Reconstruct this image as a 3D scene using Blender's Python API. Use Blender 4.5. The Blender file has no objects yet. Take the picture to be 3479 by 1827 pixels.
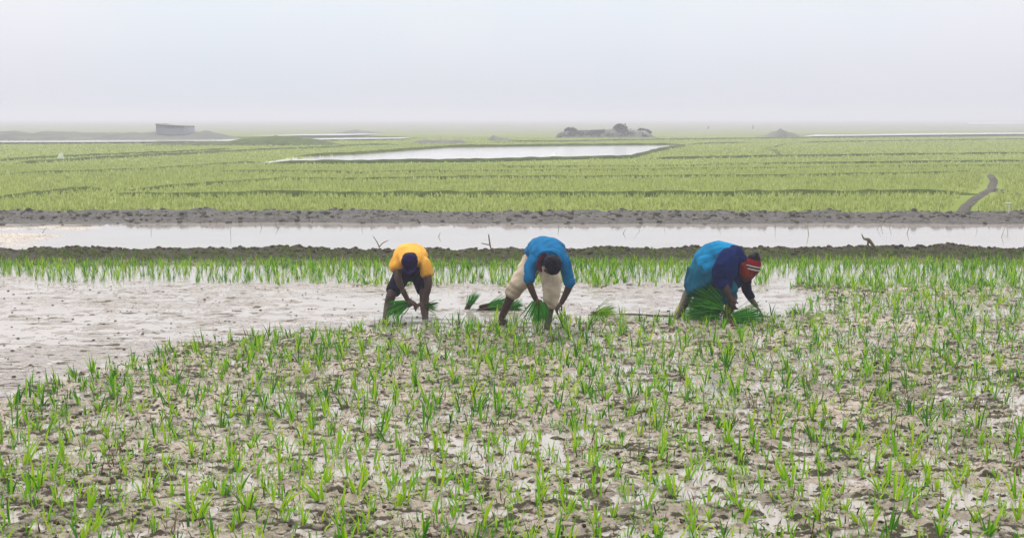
import bpy, math, random
import numpy as np
from mathutils import Vector, Matrix, Quaternion
random.seed(7); RNG = np.random.default_rng(11)
S = bpy.context.scene; COL = S.collection
# ------------------------------------------------------------------ camera
CAMH = 2.35; PITCH = math.radians(6.87); FPX = 1250.0; K = 3479/1024.0
cam = bpy.data.objects.new('camera', bpy.data.cameras.new('camera')); COL.objects.link(cam)
cam.location = (0, 0, CAMH); cam.rotation_euler = (math.pi/2-PITCH, 0, 0)
cam.data.sensor_width = 36; cam.data.lens = FPX/1024*36; cam.data.clip_end = 9000; cam.data.clip_start = .1
S.camera = cam
cp, sp = math.cos(PITCH), math.sin(PITCH)
def ray(X, Y):
    xr = (X-1739.5)/(FPX*K); yr = (913.5-Y)/(FPX*K)
    return Vector((xr, cp+yr*sp, -sp+yr*cp))
def G(X, Y, z=0.0):                       # photo pixel -> point of the level z
    d = ray(X, Y); t = (z-CAMH)/d.z
    return Vector((d.x*t, d.y*t, z))
def P(X, Y, y):                           # photo pixel -> point at distance y
    d = ray(X, Y); t = y/d.y
    return Vector((d.x*t, y, CAMH+d.z*t))
D = 3479/2576.0                           # display px (2576 wide) -> photo px
def GD(x, y, z=0.0): return G(x*D, y*D, z)
# ------------------------------------------------------------------ noise
def _h(ix, iy, s):
    n = (ix.astype(np.int64)*374761393 + iy.astype(np.int64)*668265263 + s*1442695041) & 0xffffffff
    n = ((n ^ (n >> 13))*1274126177) & 0xffffffff
    n = ((n ^ (n >> 16))*2246822519) & 0xffffffff
    return ((n ^ (n >> 15)) & 0xffffff)/float(0xffffff)
def vn(x, y, s=0):
    x = np.asarray(x, float); y = np.asarray(y, float)
    ix = np.floor(x); iy = np.floor(y); fx = x-ix; fy = y-iy
    ix = ix.astype(np.int64); iy = iy.astype(np.int64)
    u = fx*fx*(3-2*fx); v = fy*fy*(3-2*fy)
    a = _h(ix, iy, s); b = _h(ix+1, iy, s); c = _h(ix, iy+1, s); d = _h(ix+1, iy+1, s)
    return (a*(1-u)+b*u)*(1-v)+(c*(1-u)+d*u)*v
def fbm(x, y, o=4, s=0, g=.5):
    t = 0; a = 1; n = 0
    for i in range(o):
        t = t+a*(vn(x*2**i+i*17.3, y*2**i-i*9.1, s+i)-.5); n += a; a *= g
    return t/n*2
def vn3(p, s=0):
    return (vn(p[:, 0]+p[:, 2]*.73, p[:, 1]-p[:, 2]*.61, s)+vn(p[:, 0]-p[:, 1]*.5, p[:, 2]+p[:, 1]*.4, s+5))-1
# ------------------------------------------------------------------ materials
def mat(name): 
    m = bpy.data.materials.new(name); m.use_nodes = True
    nt = m.node_tree; b = nt.nodes['Principled BSDF']
    return m, nt, b
def N(nt, t, **k):
    n = nt.nodes.new(t)
    for a, v in k.items(): setattr(n, a, v)
    return n
def ramp(nt, pts):
    r = N(nt, 'ShaderNodeValToRGB'); e = r.color_ramp.elements
    while len(e) < len(pts): e.new(.5)
    for q, (p, c) in zip(e, pts): q.position = p; q.color = (*c, 1)
    return r
def noise(nt, scale, detail=4, rough=.55, vec=None, coord='Object', sc=None):
    tc = N(nt, 'ShaderNodeTexCoord'); n = N(nt, 'ShaderNodeTexNoise')
    n.inputs['Scale'].default_value = scale; n.inputs['Detail'].default_value = detail; n.inputs['Roughness'].default_value = rough
    if sc:
        mp = N(nt, 'ShaderNodeMapping'); mp.inputs['Scale'].default_value = sc
        nt.links.new(tc.outputs[coord], mp.inputs[0]); nt.links.new(mp.outputs[0], n.inputs['Vector'])
    else: nt.links.new(tc.outputs[coord], n.inputs['Vector'])
    return n
def bump(nt, b, src, strength, dist):
    bp = N(nt, 'ShaderNodeBump'); bp.inputs['Strength'].default_value = strength; bp.inputs['Distance'].default_value = dist
    nt.links.new(src, bp.inputs['Height']); nt.links.new(bp.outputs[0], b.inputs['Normal'])
    return bp
def cloth(name, c1, c2, scale=6, rough=.85, bs=.35):
    m, nt, b = mat(name)
    n = noise(nt, scale, 5); r = ramp(nt, [(.3, c1), (.7, c2)])
    r.color_ramp.elements[0].color = (*[v*.72 for v in c1], 1)
    nt.links.new(n.outputs[0], r.inputs[0]); nt.links.new(r.outputs[0], b.inputs['Base Color'])
    b.inputs['Roughness'].default_value = rough; b.inputs['Specular IOR Level'].default_value = .06
    n2 = noise(nt, 90, 3); bump(nt, b, n2.outputs[0], bs, .004)
    return m
def leafmat(name, cols, trans=.35):
    m, nt, b = mat(name)
    g = N(nt, 'ShaderNodeNewGeometry'); r = ramp(nt, cols)
    n = noise(nt, .9, 3, coord='Object'); 
    mx = N(nt, 'ShaderNodeMath', operation='MULTIPLY_ADD'); mx.inputs[1].default_value = .75
    sub = N(nt, 'ShaderNodeMath', operation='MULTIPLY_ADD'); sub.inputs[1].default_value = .7; sub.inputs[2].default_value = -.22
    nt.links.new(n.outputs[0], sub.inputs[0]); nt.links.new(sub.outputs[0], mx.inputs[2])
    nt.links.new(g.outputs['Random Per Island'], mx.inputs[0]); nt.links.new(mx.outputs[0], r.inputs[0])
    nt.links.new(r.outputs[0], b.inputs['Base Color']); b.inputs['Roughness'].default_value = .65
    b.inputs['Specular IOR Level'].default_value = .12
    tr = N(nt, 'ShaderNodeBsdfTranslucent'); nt.links.new(r.outputs[0], tr.inputs[0])
    ms = N(nt, 'ShaderNodeMixShader'); ms.inputs[0].default_value = trans
    nt.links.new(b.outputs[0], ms.inputs[1]); nt.links.new(tr.outputs[0], ms.inputs[2])
    nt.links.new(ms.outputs[0], nt.nodes['Material Output'].inputs['Surface'])
    return m
def plain(name, c, rough=.7, spec=.3, var=.25, scale=8):
    m, nt, b = mat(name)
    n = noise(nt, scale, 5); r = ramp(nt, [(.3, tuple(v*(1-var) for v in c)), (.7, tuple(min(1, v*(1+var)) for v in c))])
    nt.links.new(n.outputs[0], r.inputs[0]); nt.links.new(r.outputs[0], b.inputs['Base Color'])
    b.inputs['Roughness'].default_value = rough; b.inputs['Specular IOR Level'].default_value = spec
    return m
# mud: pale wet silt, attribute "soil_shade" mixes in darker earth and painted crevice shade
def mudmat():
    m, nt, b = mat('wet_mud')
    n1 = noise(nt, 1.3, 6, .6); n2 = noise(nt, 14, 6, .65)
    r1 = ramp(nt, [(.3, (.13, .105, .07)), (.48, (.28, .235, .185)), (.7, (.42, .34, .285))])
    nt.links.new(n1.outputs[0], r1.inputs[0])
    r2 = ramp(nt, [(.3, (.42, .38, .30)), (.5, (1, 1, 1)), (.75, (1.15, 1.12, 1.1))])
    nt.links.new(n2.outputs[0], r2.inputs[0])
    mul = N(nt, 'ShaderNodeMix', data_type='RGBA', blend_type='MULTIPLY'); mul.inputs[0].default_value = 1
    nt.links.new(r1.outputs[0], mul.inputs[6]); nt.links.new(r2.outputs[0], mul.inputs[7])
    at = N(nt, 'ShaderNodeAttribute', attribute_name='soil_shade')
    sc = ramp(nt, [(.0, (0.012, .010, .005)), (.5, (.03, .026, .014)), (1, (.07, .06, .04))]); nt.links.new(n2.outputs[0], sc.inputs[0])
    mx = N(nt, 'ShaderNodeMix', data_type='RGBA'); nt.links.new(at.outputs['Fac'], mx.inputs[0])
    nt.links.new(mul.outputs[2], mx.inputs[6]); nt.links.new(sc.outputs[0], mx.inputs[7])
    at2 = N(nt, 'ShaderNodeAttribute', attribute_name='grey')
    gc = ramp(nt, [(.3, (.045, .042, .04)), (.7, (.13, .12, .115))]); nt.links.new(n2.outputs[0], gc.inputs[0])
    mx2 = N(nt, 'ShaderNodeMix', data_type='RGBA'); nt.links.new(at2.outputs['Fac'], mx2.inputs[0])
    nt.links.new(mx.outputs[2], mx2.inputs[6]); nt.links.new(gc.outputs[0], mx2.inputs[7])
    at3 = N(nt, 'ShaderNodeAttribute', attribute_name='silt')
    pc = ramp(nt, [(.3, (.15, .13, .12)), (.6, (.25, .22, .205))]); nt.links.new(n2.outputs[0], pc.inputs[0])
    inv = N(nt, 'ShaderNodeMath', operation='SUBTRACT'); nt.links.new(at3.outputs['Fac'], inv.inputs[0]); nt.links.new(at.outputs['Fac'], inv.inputs[1]); inv.use_clamp = True
    mx3 = N(nt, 'ShaderNodeMix', data_type='RGBA'); nt.links.new(inv.outputs[0], mx3.inputs[0])
    nt.links.new(mx2.outputs[2], mx3.inputs[6]); nt.links.new(pc.outputs[0], mx3.inputs[7])
    nt.links.new(mx3.outputs[2], b.inputs['Base Color'])
    dry = N(nt, 'ShaderNodeMath', operation='MAXIMUM'); nt.links.new(at.outputs['Fac'], dry.inputs[0]); nt.links.new(at2.outputs['Fac'], dry.inputs[1])
    spc = N(nt, 'ShaderNodeMapRange'); spc.inputs[3].default_value = .5; spc.inputs[4].default_value = .08; nt.links.new(dry.outputs[0], spc.inputs[0]); nt.links.new(spc.outputs[0], b.inputs['Specular IOR Level'])
    rr = N(nt, 'ShaderNodeMapRange'); rr.inputs[1].default_value = .3; rr.inputs[2].default_value = .7; rr.inputs[3].default_value = .16; rr.inputs[4].default_value = .45
    nt.links.new(n2.outputs[0], rr.inputs[0]); ra = N(nt, 'ShaderNodeMath', operation='MULTIPLY_ADD'); ra.inputs[1].default_value = .4; ra.use_clamp = True; nt.links.new(dry.outputs[0], ra.inputs[0]); nt.links.new(rr.outputs[0], ra.inputs[2]); nt.links.new(ra.outputs[0], b.inputs['Roughness'])
    n3 = noise(nt, 26, 7, .75, sc=(1, 1.8, 1)); bump(nt, b, n3.outputs[0], .9, .03)
    return m
def fieldmat():
    m, nt, b = mat('planted_field')
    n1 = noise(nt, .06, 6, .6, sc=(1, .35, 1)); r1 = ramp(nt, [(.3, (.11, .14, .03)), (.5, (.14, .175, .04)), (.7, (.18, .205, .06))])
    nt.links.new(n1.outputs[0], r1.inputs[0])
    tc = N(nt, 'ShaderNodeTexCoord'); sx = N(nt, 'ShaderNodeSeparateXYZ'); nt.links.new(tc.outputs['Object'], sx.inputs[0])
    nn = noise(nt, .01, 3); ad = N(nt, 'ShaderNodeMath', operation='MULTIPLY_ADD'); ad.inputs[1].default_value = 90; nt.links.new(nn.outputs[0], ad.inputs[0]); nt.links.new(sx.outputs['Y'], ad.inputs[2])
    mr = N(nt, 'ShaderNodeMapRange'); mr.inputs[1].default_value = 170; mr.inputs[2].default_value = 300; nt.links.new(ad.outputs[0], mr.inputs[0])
    fx = N(nt, 'ShaderNodeMix', data_type='RGBA'); nt.links.new(mr.outputs[0], fx.inputs[0]); nt.links.new(r1.outputs[0], fx.inputs[6]); fx.inputs[7].default_value = (.17, .175, .13, 1)  # haze fade put into the colour: ground turns grey with distance
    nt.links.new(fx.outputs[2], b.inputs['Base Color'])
    b.inputs['Roughness'].default_value = .9; b.inputs['Specular IOR Level'].default_value = .02
    n3 = noise(nt, 3, 6, .7); bump(nt, b, n3.outputs[0], .5, .1)
    return m
def watermat(name, col, rough=.06, bsc=5, bst=.08, sc=(1, 2.5, 1), dist=.01):
    m, nt, b = mat(name)
    n1 = noise(nt, .7, 4, .55, sc=(1, 2, 1)); r = ramp(nt, [(.3, tuple(v*.9 for v in col)), (.7, tuple(min(1, v*1.08) for v in col))])
    nt.links.new(n1.outputs[0], r.inputs[0]); nt.links.new(r.outputs[0], b.inputs['Base Color'])
    b.inputs['Roughness'].default_value = rough; b.inputs['IOR'].default_value = 1.33; b.inputs['Specular IOR Level'].default_value = .5
    n = noise(nt, bsc, 3, .5, sc=sc); bump(nt, b, n.outputs[0], bst, dist)
    return m
M = dict(
  mud=mudmat(), field=fieldmat(),
  water=watermat('silty_water', (.24, .215, .20)),
  pond=watermat('pond_water', (.48, .47, .46), .08, 1.2, .3, (1, 3, 1), .03),
  leaf=leafmat('rice_leaf', [(0, (.01, .05, .001)), (.28, (.03, .15, .001)), (.55, (.13, .33, .002)), (.85, (.31, .44, .01)), (1, (.20, .16, .03))], .4),
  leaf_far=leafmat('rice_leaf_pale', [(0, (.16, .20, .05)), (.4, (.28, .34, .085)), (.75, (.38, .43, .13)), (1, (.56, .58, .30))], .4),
  weed=leafmat('weed_leaf', [(0, (.03, .06, .006)), (.4, (.07, .12, .01)), (.7, (.12, .20, .012)), (1, (.14, .13, .04))], .3),
  dead=leafmat('dead_leaf', [(0, (.03, .022, .008)), (.5, (.07, .06, .015)), (1, (.16, .13, .05))], .1),
  leaf_dark=leafmat('seedling_leaf', [(0, (.003, .045, .002)), (.45, (.012, .14, .004)), (1, (.06, .30, .008))], .3),
  root=plain('muddy_roots', (.045, .032, .015), .8), clod=plain('clod_soil', (.032, .026, .014), .8, .08, .5, 12),
  skin=plain('brown_skin', (.032, .014, .008), .55, .35, .2, 10), skin_muddy=plain('muddy_skin', (.075, .045, .03), .6, .3, .3, 14),
  yellow=cloth('yellow_cotton', (.58, .28, .04), (.64, .33, .06)),
  navy=cloth('navy_cotton', (.002, .002, .012), (.004, .003, .022)),
  indigo=cloth('indigo_knit', (.005, .002, .025), (.010, .003, .05)),
  blue=cloth('blue_cotton', (.001, .08, .20), (.003, .12, .28)),
  beige=cloth('beige_cotton', (.33, .27, .20), (.42, .35, .27)),
  hair=cloth('black_hair', (.002, .002, .005), (.005, .004, .012), 30, .7),
  cyan=cloth('turquoise_knit', (.002, .13, .29), (.003, .19, .38)),
  royal=cloth('royal_blue_wool', (.0005, .005, .035), (.001, .011, .08)),
  teal=cloth('teal_cloth', (.001, .05, .10), (.002, .085, .14), 5),
  rust=cloth('rust_scarf', (.08, .008, .003), (.13, .014, .005)),
  red=cloth('red_knit', (.12, .004, .008), (.16, .006, .01)), white=cloth('white_knit', (.30, .27, .25), (.38, .35, .33)),
  maroon=cloth('maroon_cloth', (.05, .005, .014), (.09, .01, .025)),
  bund=plain('bund_earth', (.05, .07, .014), .95, .05, .4, 2), mound=plain('mound_earth', (.095, .10, .085), .9, .1, .3, .3),
  brick=plain('weathered_sheet', (.24, .26, .29), .9, .05, .2, .5), dry=plain('dry_stalk', (.11, .085, .045), .8),
  bush=plain('bush_leaf', (.075, .085, .065), .8, .1, .4, 1), sack=plain('white_sack', (.40, .44, .36), .7, .3, .08, 4),
  feather=plain('white_feather', (.85, .85, .82), .6, .3, .04), greymud=plain('grey_path_mud', (.065, .06, .05), .9, .06, .5, 3),
)
# ------------------------------------------------------------------ object helpers
def tag(o, label=None, cat=None, group=None, kind=None):
    if label: o['label'] = label
    if cat: o['category'] = cat
    if group: o['group'] = group
    if kind: o['kind'] = kind
    return o
def link(o, parent=None):
    COL.objects.link(o)
    if parent is not None: o.parent = parent
    return o
def npmesh(name, V, F, m, smooth=False, nper=4):
    V = np.asarray(V, dtype=np.float32).reshape(-1, 3); F = np.asarray(F, dtype=np.int32).reshape(-1, nper)
    me = bpy.data.meshes.new(name)
    me.vertices.add(len(V)); me.vertices.foreach_set('co', V.ravel())
    me.loops.add(F.size); me.loops.foreach_set('vertex_index', F.ravel())
    me.polygons.add(len(F)); me.polygons.foreach_set('loop_start', np.arange(0, F.size, nper, dtype=np.int32))
    me.update(calc_edges=True)
    if smooth: me.polygons.foreach_set('use_smooth', np.ones(len(F), bool))
    for q in (m if isinstance(m, (list, tuple)) else [m]): me.materials.append(q)
    return me
def pymesh(name, V, F, m, smooth=True):
    me = bpy.data.meshes.new(name); me.from_pydata([tuple(v) for v in V], [], F); me.update()
    if smooth: me.polygons.foreach_set('use_smooth', np.ones(len(F), bool))
    me.materials.append(m); return me
def obj(name, me, parent=None): return link(bpy.data.objects.new(name, me), parent)
def empty(name, loc, rz=0):
    e = bpy.data.objects.new(name, None); e.location = loc; e.rotation_euler.z = rz; e.empty_display_size = .2
    return link(e)
def catmull(pts, rad, n):
    out = []; R = []
    p = [Vector(q) for q in pts]; r = [tuple(q) if isinstance(q, (tuple, list)) else (q, q) for q in rad]
    L = len(p)
    for i in range(L-1):
        p0 = p[max(i-1, 0)]; p1 = p[i]; p2 = p[i+1]; p3 = p[min(i+2, L-1)]
        for k in range(n):
            t = k/n
            out.append(.5*((2*p1)+(p2-p0)*t+(2*p0-5*p1+4*p2-p3)*t*t+(3*p1-p0-3*p2+p3)*t**3))
            s = t*t*(3-2*t)*.5+t*.5
            R.append((r[i][0]*(1-s)+r[i+1][0]*s, r[i][1]*(1-s)+r[i+1][1]*s))
    out.append(p[-1]); R.append(r[-1]); return out, R
class Loft:
    def __init__(s): s.V = []; s.F = []
    def tube(s, pts, rad, up=(0, 0, 1), n=4, segs=14, cap=1.0):
        p, R = catmull(pts, rad, n)
        tans = [(p[min(i+1, len(p)-1)]-p[max(i-1, 0)]).normalized() for i in range(len(p))]
        seq = []
        c0 = cap*min(R[0]); c1 = cap*min(R[-1])
        for a in (80, 55, 28): seq.append((p[0]-tans[0]*c0*math.sin(math.radians(a)), tans[0], R[0], math.cos(math.radians(a))))
        for i in range(len(p)): seq.append((p[i], tans[i], R[i], 1))
        for a in (28, 55, 80): seq.append((p[-1]+tans[-1]*c1*math.sin(math.radians(a)), tans[-1], R[-1], math.cos(math.radians(a))))
        up = Vector(up); base = len(s.V); rows = []
        prev = None
        for c, t, r, k in seq:
            side = t.cross(up)
            if side.length < .4 and prev is not None: side = prev-t*prev.dot(t)
            elif side.length < .05: side = t.cross(Vector((0, 1, .01)))
            side.normalize()
            if prev is not None and side.dot(prev) < 0: side = -side
            prev = side; u = side.cross(t).normalized(); row = []
            for j in range(segs):
                a = 2*math.pi*j/segs
                row.append(len(s.V)); s.V.append(c+side*(math.cos(a)*r[0]*k)+u*(math.sin(a)*r[1]*k))
            rows.append(row)
        for A, B in zip(rows, rows[1:]):
            for j in range(segs): s.F.append((A[j], A[(j+1) % segs], B[(j+1) % segs], B[j]))
        s.F.append(tuple(reversed(rows[0]))); s.F.append(tuple(rows[-1]))
        return s
    def ell(s, c, r, rot=None, n=12):
        c = Vector(c); rot = rot or Matrix.Identity(3); rows = []
        for i in range(1, n):
            th = math.pi*i/n; row = []
            for j in range(n*2):
                a = math.pi*j/n
                v = Vector((math.sin(th)*math.cos(a)*r[0], math.sin(th)*math.sin(a)*r[1], math.cos(th)*r[2]))
                row.append(len(s.V)); s.V.append(c+rot@v)
            rows.append(row)
        for A, B in zip(rows, rows[1:]):
            for j in range(n*2): s.F.append((A[j], B[j], B[(j+1) % (n*2)], A[(j+1) % (n*2)]))
        s.F.append(tuple(rows[0])); s.F.append(tuple(reversed(rows[-1])))
        return s
    def fuse(s, name, m, voxel=.006, smooth=6, wr=0, wf=9, seed=1, parent=None, stretch=(1, 1, 1), loc=None):
        me = bpy.data.meshes.new('tmp'); me.from_pydata([tuple(v) for v in s.V], [], s.F); me.update()
        o = bpy.data.objects.new('tmp', me); COL.objects.link(o)
        md = o.modifiers.new('r', 'REMESH'); md.mode = 'VOXEL'; md.voxel_size = voxel; md.use_smooth_shade = True
        if smooth: sm = o.modifiers.new('s', 'SMOOTH'); sm.factor = .5; sm.iterations = smooth
        dg = bpy.context.evaluated_depsgraph_get(); dg.update()
        nm = bpy.data.meshes.new_from_object(o.evaluated_get(dg)); bpy.data.objects.remove(o); bpy.data.meshes.remove(me)
        n = len(nm.vertices); co = np.empty(n*3, np.float32); nm.vertices.foreach_get('co', co); co = co.reshape(-1, 3)
        if wr:
            nr = np.empty(n*3, np.float32); nm.vertex_normals.foreach_get('vector', nr); nr = nr.reshape(-1, 3)
            q = co*np.array(stretch)*wf
            f = 1-np.abs(vn3(q+vn3(q*.6, 9)[:, None]*.8, seed))*1.6
            f2 = vn3(q*2.3, seed+3)
            co = co+nr*((f-.4)*wr+f2*wr*.4)[:, None]
        if loc is not None: co = co-np.array(loc, dtype=np.float32)
        nm.vertices.foreach_set('co', co.astype(np.float32).ravel()); nm.name = name
        nm.polygons.foreach_set('use_smooth', np.ones(len(nm.polygons), bool))
        nm.materials.clear(); nm.materials.append(m); nm.update()
        return obj(name, nm, parent)
# ------------------------------------------------------------------ hands
def hand(L, wrist, d, palm, thumb, curl=.6, k=1.0, openf=0):
    """palm + five unequal fingers; d = direction wrist->knuckles, palm = palm normal, thumb = side of the thumb"""
    d = Vector(d).normalized(); pn = Vector(palm); pn = (pn-d*pn.dot(d)).normalized(); sd = d.cross(pn).normalized()
    if sd.dot(Vector(thumb)) < 0: sd = -sd
    w = Vector(wrist)
    kn = w+d*.085*k
    L.tube([w-d*.02, w+d*.03*k, kn], [(.024*k, .017*k), (.036*k, .016*k), (.038*k, .013*k)], up=pn, n=3)
    for i, (off, ln) in enumerate([(.029, .072), (.010, .080), (-.010, .075), (-.028, .060)]):
        b = kn+sd*off*k-d*.008; c = curl*(1+.12*i)
        dirs = [(d*math.cos(a)+pn*math.sin(a)+sd*(off*2.2*(1+openf))) for a in (c*.5, c*1.3, c*2.1)]
        pts = [b]
        for q, f in zip(dirs, (.45, .32, .23)): pts.append(pts[-1]+q.normalized()*ln*f*k)
        L.tube(pts, [.0095*k, .009*k, .0085*k, .0068*k], up=pn, n=2, segs=8)
    tb = w+d*.028*k+sd*.030*k
    L.tube([tb, tb+(sd*.8+d*.5+pn*.3).normalized()*.032*k, tb+(sd*.55+d*.85+pn*.6).normalized()*.062*k], [.012*k, .0105*k, .008*k], up=pn, n=2, segs=8)
def head(L, c, face, up, k=1.0):
    """skull, jaw, brow, nose, lips, ears; face = where the face looks, up = crown direction"""
    f = Vector(face).normalized(); u = Vector(up); u = (u-f*u.dot(f)).normalized(); s = f.cross(u).normalized(); c = Vector(c)
    R = Matrix((s, f, u)).transposed()
    L.ell(c+u*.02*k, (.074*k, .094*k, .088*k), R)
    L.ell(c-u*.045*k+f*.022*k, (.056*k, .064*k, .062*k), R)
    L.ell(c-u*.085*k+f*.055*k, (.026*k, .022*k, .02*k), R, 8)
    L.tube([c+u*.015*k+f*.09*k, c-u*.018*k+f*.104*k, c-u*.032*k+f*.102*k], [.008*k, .012*k, .016*k], up=s, n=2, segs=8)
    L.tube([c-u*.062*k+f*.082*k-s*.022*k, c-u*.06*k+f*.092*k, c-u*.062*k+f*.082*k+s*.022*k], [.006, .009, .006], n=2, segs=8)
    L.tube([c+u*.03*k+f*.082*k-s*.05*k, c+u*.032*k+f*.092*k, c+u*.03*k+f*.082*k+s*.05*k], [.01, .011, .01], n=2, segs=8)
    for q in (-1, 1):
        L.ell(c+s*q*.077*k-u*.008*k-f*.005*k, (.012*k, .02*k, .032*k), R, 8)
        L.ell(c+s*q*.031*k+u*.008*k+f*.084*k, (.014*k, .009*k, .009*k), R, 8)
    return R, s, f, u
def foot(L, ankle, heading, k=1.0):
    a = Vector(ankle); h = Vector(heading).normalized(); 
    L.tube([a-h*.045*k-Vector((0, 0, .045)), a+h*.06*k-Vector((0, 0, .035)), a+h*.165*k-Vector((0, 0, .062))], [(.034, .034), (.043, .030), (.048, .016)], n=3)
# ------------------------------------------------------------------ seedling bundles
def blade(V, F, p0, d0, d1, ln, w, segs=4):
    p = Vector(p0); d0 = Vector(d0).normalized(); d1 = Vector(d1).normalized()
    side = d0.cross(Vector((random.uniform(-1, 1), random.uniform(-1, 1), .3))).normalized(); b = len(V)
    for i in range(segs+1):
        t = i/segs; ww = w*(1-.15*t) if t < .6 else w*(1-t)*2.2+.0006
        V.append(p+side*ww*.5); V.append(p-side*ww*.5)
        p = p+(d0.lerp(d1, t)).normalized()*ln/segs
    for i in range(segs): F.append((b+2*i, b+2*i+1, b+2*i+3, b+2*i+2))
def bundle(label, base, d, n=120, ln=.28, spread=.5, droop=.3, wid=.05, w=.009, group='bundles of rice seedlings', rootlen=.06, mt='leaf_dark'):
    base = Vector(base); d = Vector(d).normalized(); root = empty('seedling_bundle', base)
    tag(root, label, 'seedlings', group)
    V = []; F = []
    a = d.cross(Vector((.1, .3, 1))).normalized(); b = d.cross(a)
    for i in range(n):
        u, v = random.gauss(0, .45), random.gauss(0, .45)
        p0 = a*u*wid+b*v*wid*.8
        dd = (d+a*u*spread+b*v*spread+Vector((random.gauss(0, .08),)*3))
        blade(V, F, p0, dd, dd+Vector((0, 0, -droop*random.random()))+a*random.gauss(0, .15), ln*random.uniform(.6, 1.1), w*random.uniform(.7, 1.3))
    obj('leaves', npmesh('leaves', V, F, M[mt]), root)
    L = Loft()
    for i in range(10):
        q = a*random.gauss(0, .4)*wid+b*random.gauss(0, .4)*wid
        L.tube([q+d*.03, q-d*rootlen*.5, q-d*rootlen*random.uniform(.8, 1.4)+a*random.gauss(0, .01)], [.011, .012, .004], n=2, segs=6)
    o = obj('roots', pymesh('roots', L.V, L.F, M['root']), root)
    return root
# ------------------------------------------------------------------ ground
def rows_y():
    ys = list(np.arange(-40, 4.5, 3.0)); y = 4.8
    while y < 31.5:
        ys.append(y); y += max(.011, .000185*y*y) if y < 16 else .045
    ys += list(np.linspace(31.7, 60, 70)); ys += list(np.geomspace(62, 7000, 45)); return np.array(ys)
ys = rows_y(); NX = 1000
t = np.linspace(-1, 1, NX); t = np.sign(t)*np.abs(t)
YY, TT = np.meshgrid(ys, t, indexing='ij')
XX = TT*(np.clip(YY, 4, None)*.47+1.2)
ext = np.array([-6000, -2000, -500, -120]); 
XX = np.hstack([np.minimum(ext[None, :], XX[:, :1]*np.array([8, 4, 2, 1.3])[None, :]), XX, np.maximum(-ext[None, ::-1], XX[:, -1:]*np.array([1.3, 2, 4, 8])[None, :])])
YY = np.hstack([YY[:, :4], YY, YY[:, :4]])
BARE = [(-500, 702), (0, 702), (300, 706), (700, 714), (980, 724), (1450, 715), (1750, 708), (2010, 705), (2050, 738), (2000, 800), (1700, 806), (1500, 806), (1250, 806), (1000, 806), (820, 826), (600, 850), (420, 885), (200, 940), (60, 990), (-500, 1130)]
BARE = np.array([GD(*q)[:2] for q in BARE])
def pip(x, y, poly):
    c = np.zeros(x.shape, bool); n = len(poly)
    for i in range(n):
        x1, y1 = poly[i]; x2, y2 = poly[(i+1) % n]
        if y1 == y2: continue
        k = ((y1 > y) != (y2 > y)) & (x < (x2-x1)*(y-y1)/(y2-y1)+x1); c ^= k
    return c
def bare(x, y):
    jx = fbm(x*1.5, y*1.5, 3, 40)*.5; jy = fbm(x*1.5+50, y*1.5, 3, 44)*.7
    return pip(x+jx, y+jy, BARE)
def sm(a, b, x): t = np.clip((x-a)/(b-a), 0, 1); return t*t*(3-2*t)
def canal_shift(x): return fbm(x*.25, x*0+3, 3, 60)*.35
def height(x, y):
    wob = fbm(x*.7, y*.7, 3, 21)
    fine = fbm(x*9, y*8, 4, 3, .78); mid = fbm(x*3.2, y*2.4, 3, 8)
    ridges = 1-np.abs(fbm(x*4.5, y*9, 3, 77))*2.2
    lump = np.clip(fbm(x*13, y*11, 2, 15), 0, 1)
    strk = np.clip(fbm(x*7, y*15, 3, 17)+.1, 0, 1)
    fore = -.005+.008*mid+.030*fine+.013*wob+.030*lump+.028*strk
    br = -.0015+.009*fbm(x*.5, y*.8, 3, 30)+.006*fbm(x*1.8, y*4.5, 4, 31, .6)+.008*fine+.016*np.clip(fbm(x*3.2, y*9.5, 3, 35)-.12, 0, 1)*2+.03*np.clip(fbm(x*5, y*8, 3, 37)-.3, 0, 1)
    back = -.012+.010*mid+.016*fine
    B = bare(x, y).astype(float)
    z = np.where(y < 17.6, fore*(1-B)+br*B, back*(1-B)+br*B)
    cs = canal_shift(x)
    yc = 21.55+cs                            # near bank
    rim = .12+.05*fbm(x*1.3, y*0, 3, 51)+.035*fbm(x*7, y*5, 3, 53)
    d = y-yc
    prof = sm(-1.35, -.1, d)*(1-sm(.1, .5, d))
    z = z+prof*np.maximum(rim, .05)+prof*.03*fine
    canal = -.055+.04*fbm(x*.6, y*1.2, 3, 61)+.05*sm(-7.2, -10, x)+.03*sm(-6, -9, x)*fbm(x*1.1, y*4, 3, 66)
    kc = sm(21.75, 22.2, y-cs)
    z = z*(1-kc)+canal*kc
    yf = 27.7+fbm(x*.4, x*0+8, 3, 71)*.35
    kf = sm(0, .5, y-yf)
    farb = .05*sm(0, .5, y-yf)+.09*sm(.4, 1.6, y-yf)+.10*fbm(x*1.2, y*3.4, 4, 73)*sm(0,.5,y-yf)+.06*fbm(x*5, y*8, 3, 75)*sm(0,.5,y-yf)
    farb = farb*(1-sm(2.0, 2.5, y-yf))+.08*sm(2.0, 2.5, y-yf)
    z = z*(1-kf)+farb*kf
    return np.where(y > 34, .1, z)
ZZ = height(XX, YY); ZZ = np.where(YY < 4.7, -.01, ZZ)
nr, nc = XX.shape
idx = np.arange(nr*nc, dtype=np.int32).reshape(nr, nc)
F = np.stack([idx[:-1, :-1], idx[:-1, 1:], idx[1:, 1:], idx[1:, :-1]], -1).reshape(-1, 4)
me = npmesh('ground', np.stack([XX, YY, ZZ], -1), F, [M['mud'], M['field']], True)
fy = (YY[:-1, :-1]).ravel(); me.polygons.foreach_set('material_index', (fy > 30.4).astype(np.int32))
soil_shade = np.zeros_like(XX); cs = canal_shift(XX)
soil_shade = np.maximum(soil_shade, sm(20.0, 20.8, YY-cs)*(1-sm(22.0, 22.2, YY-cs)))
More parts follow.
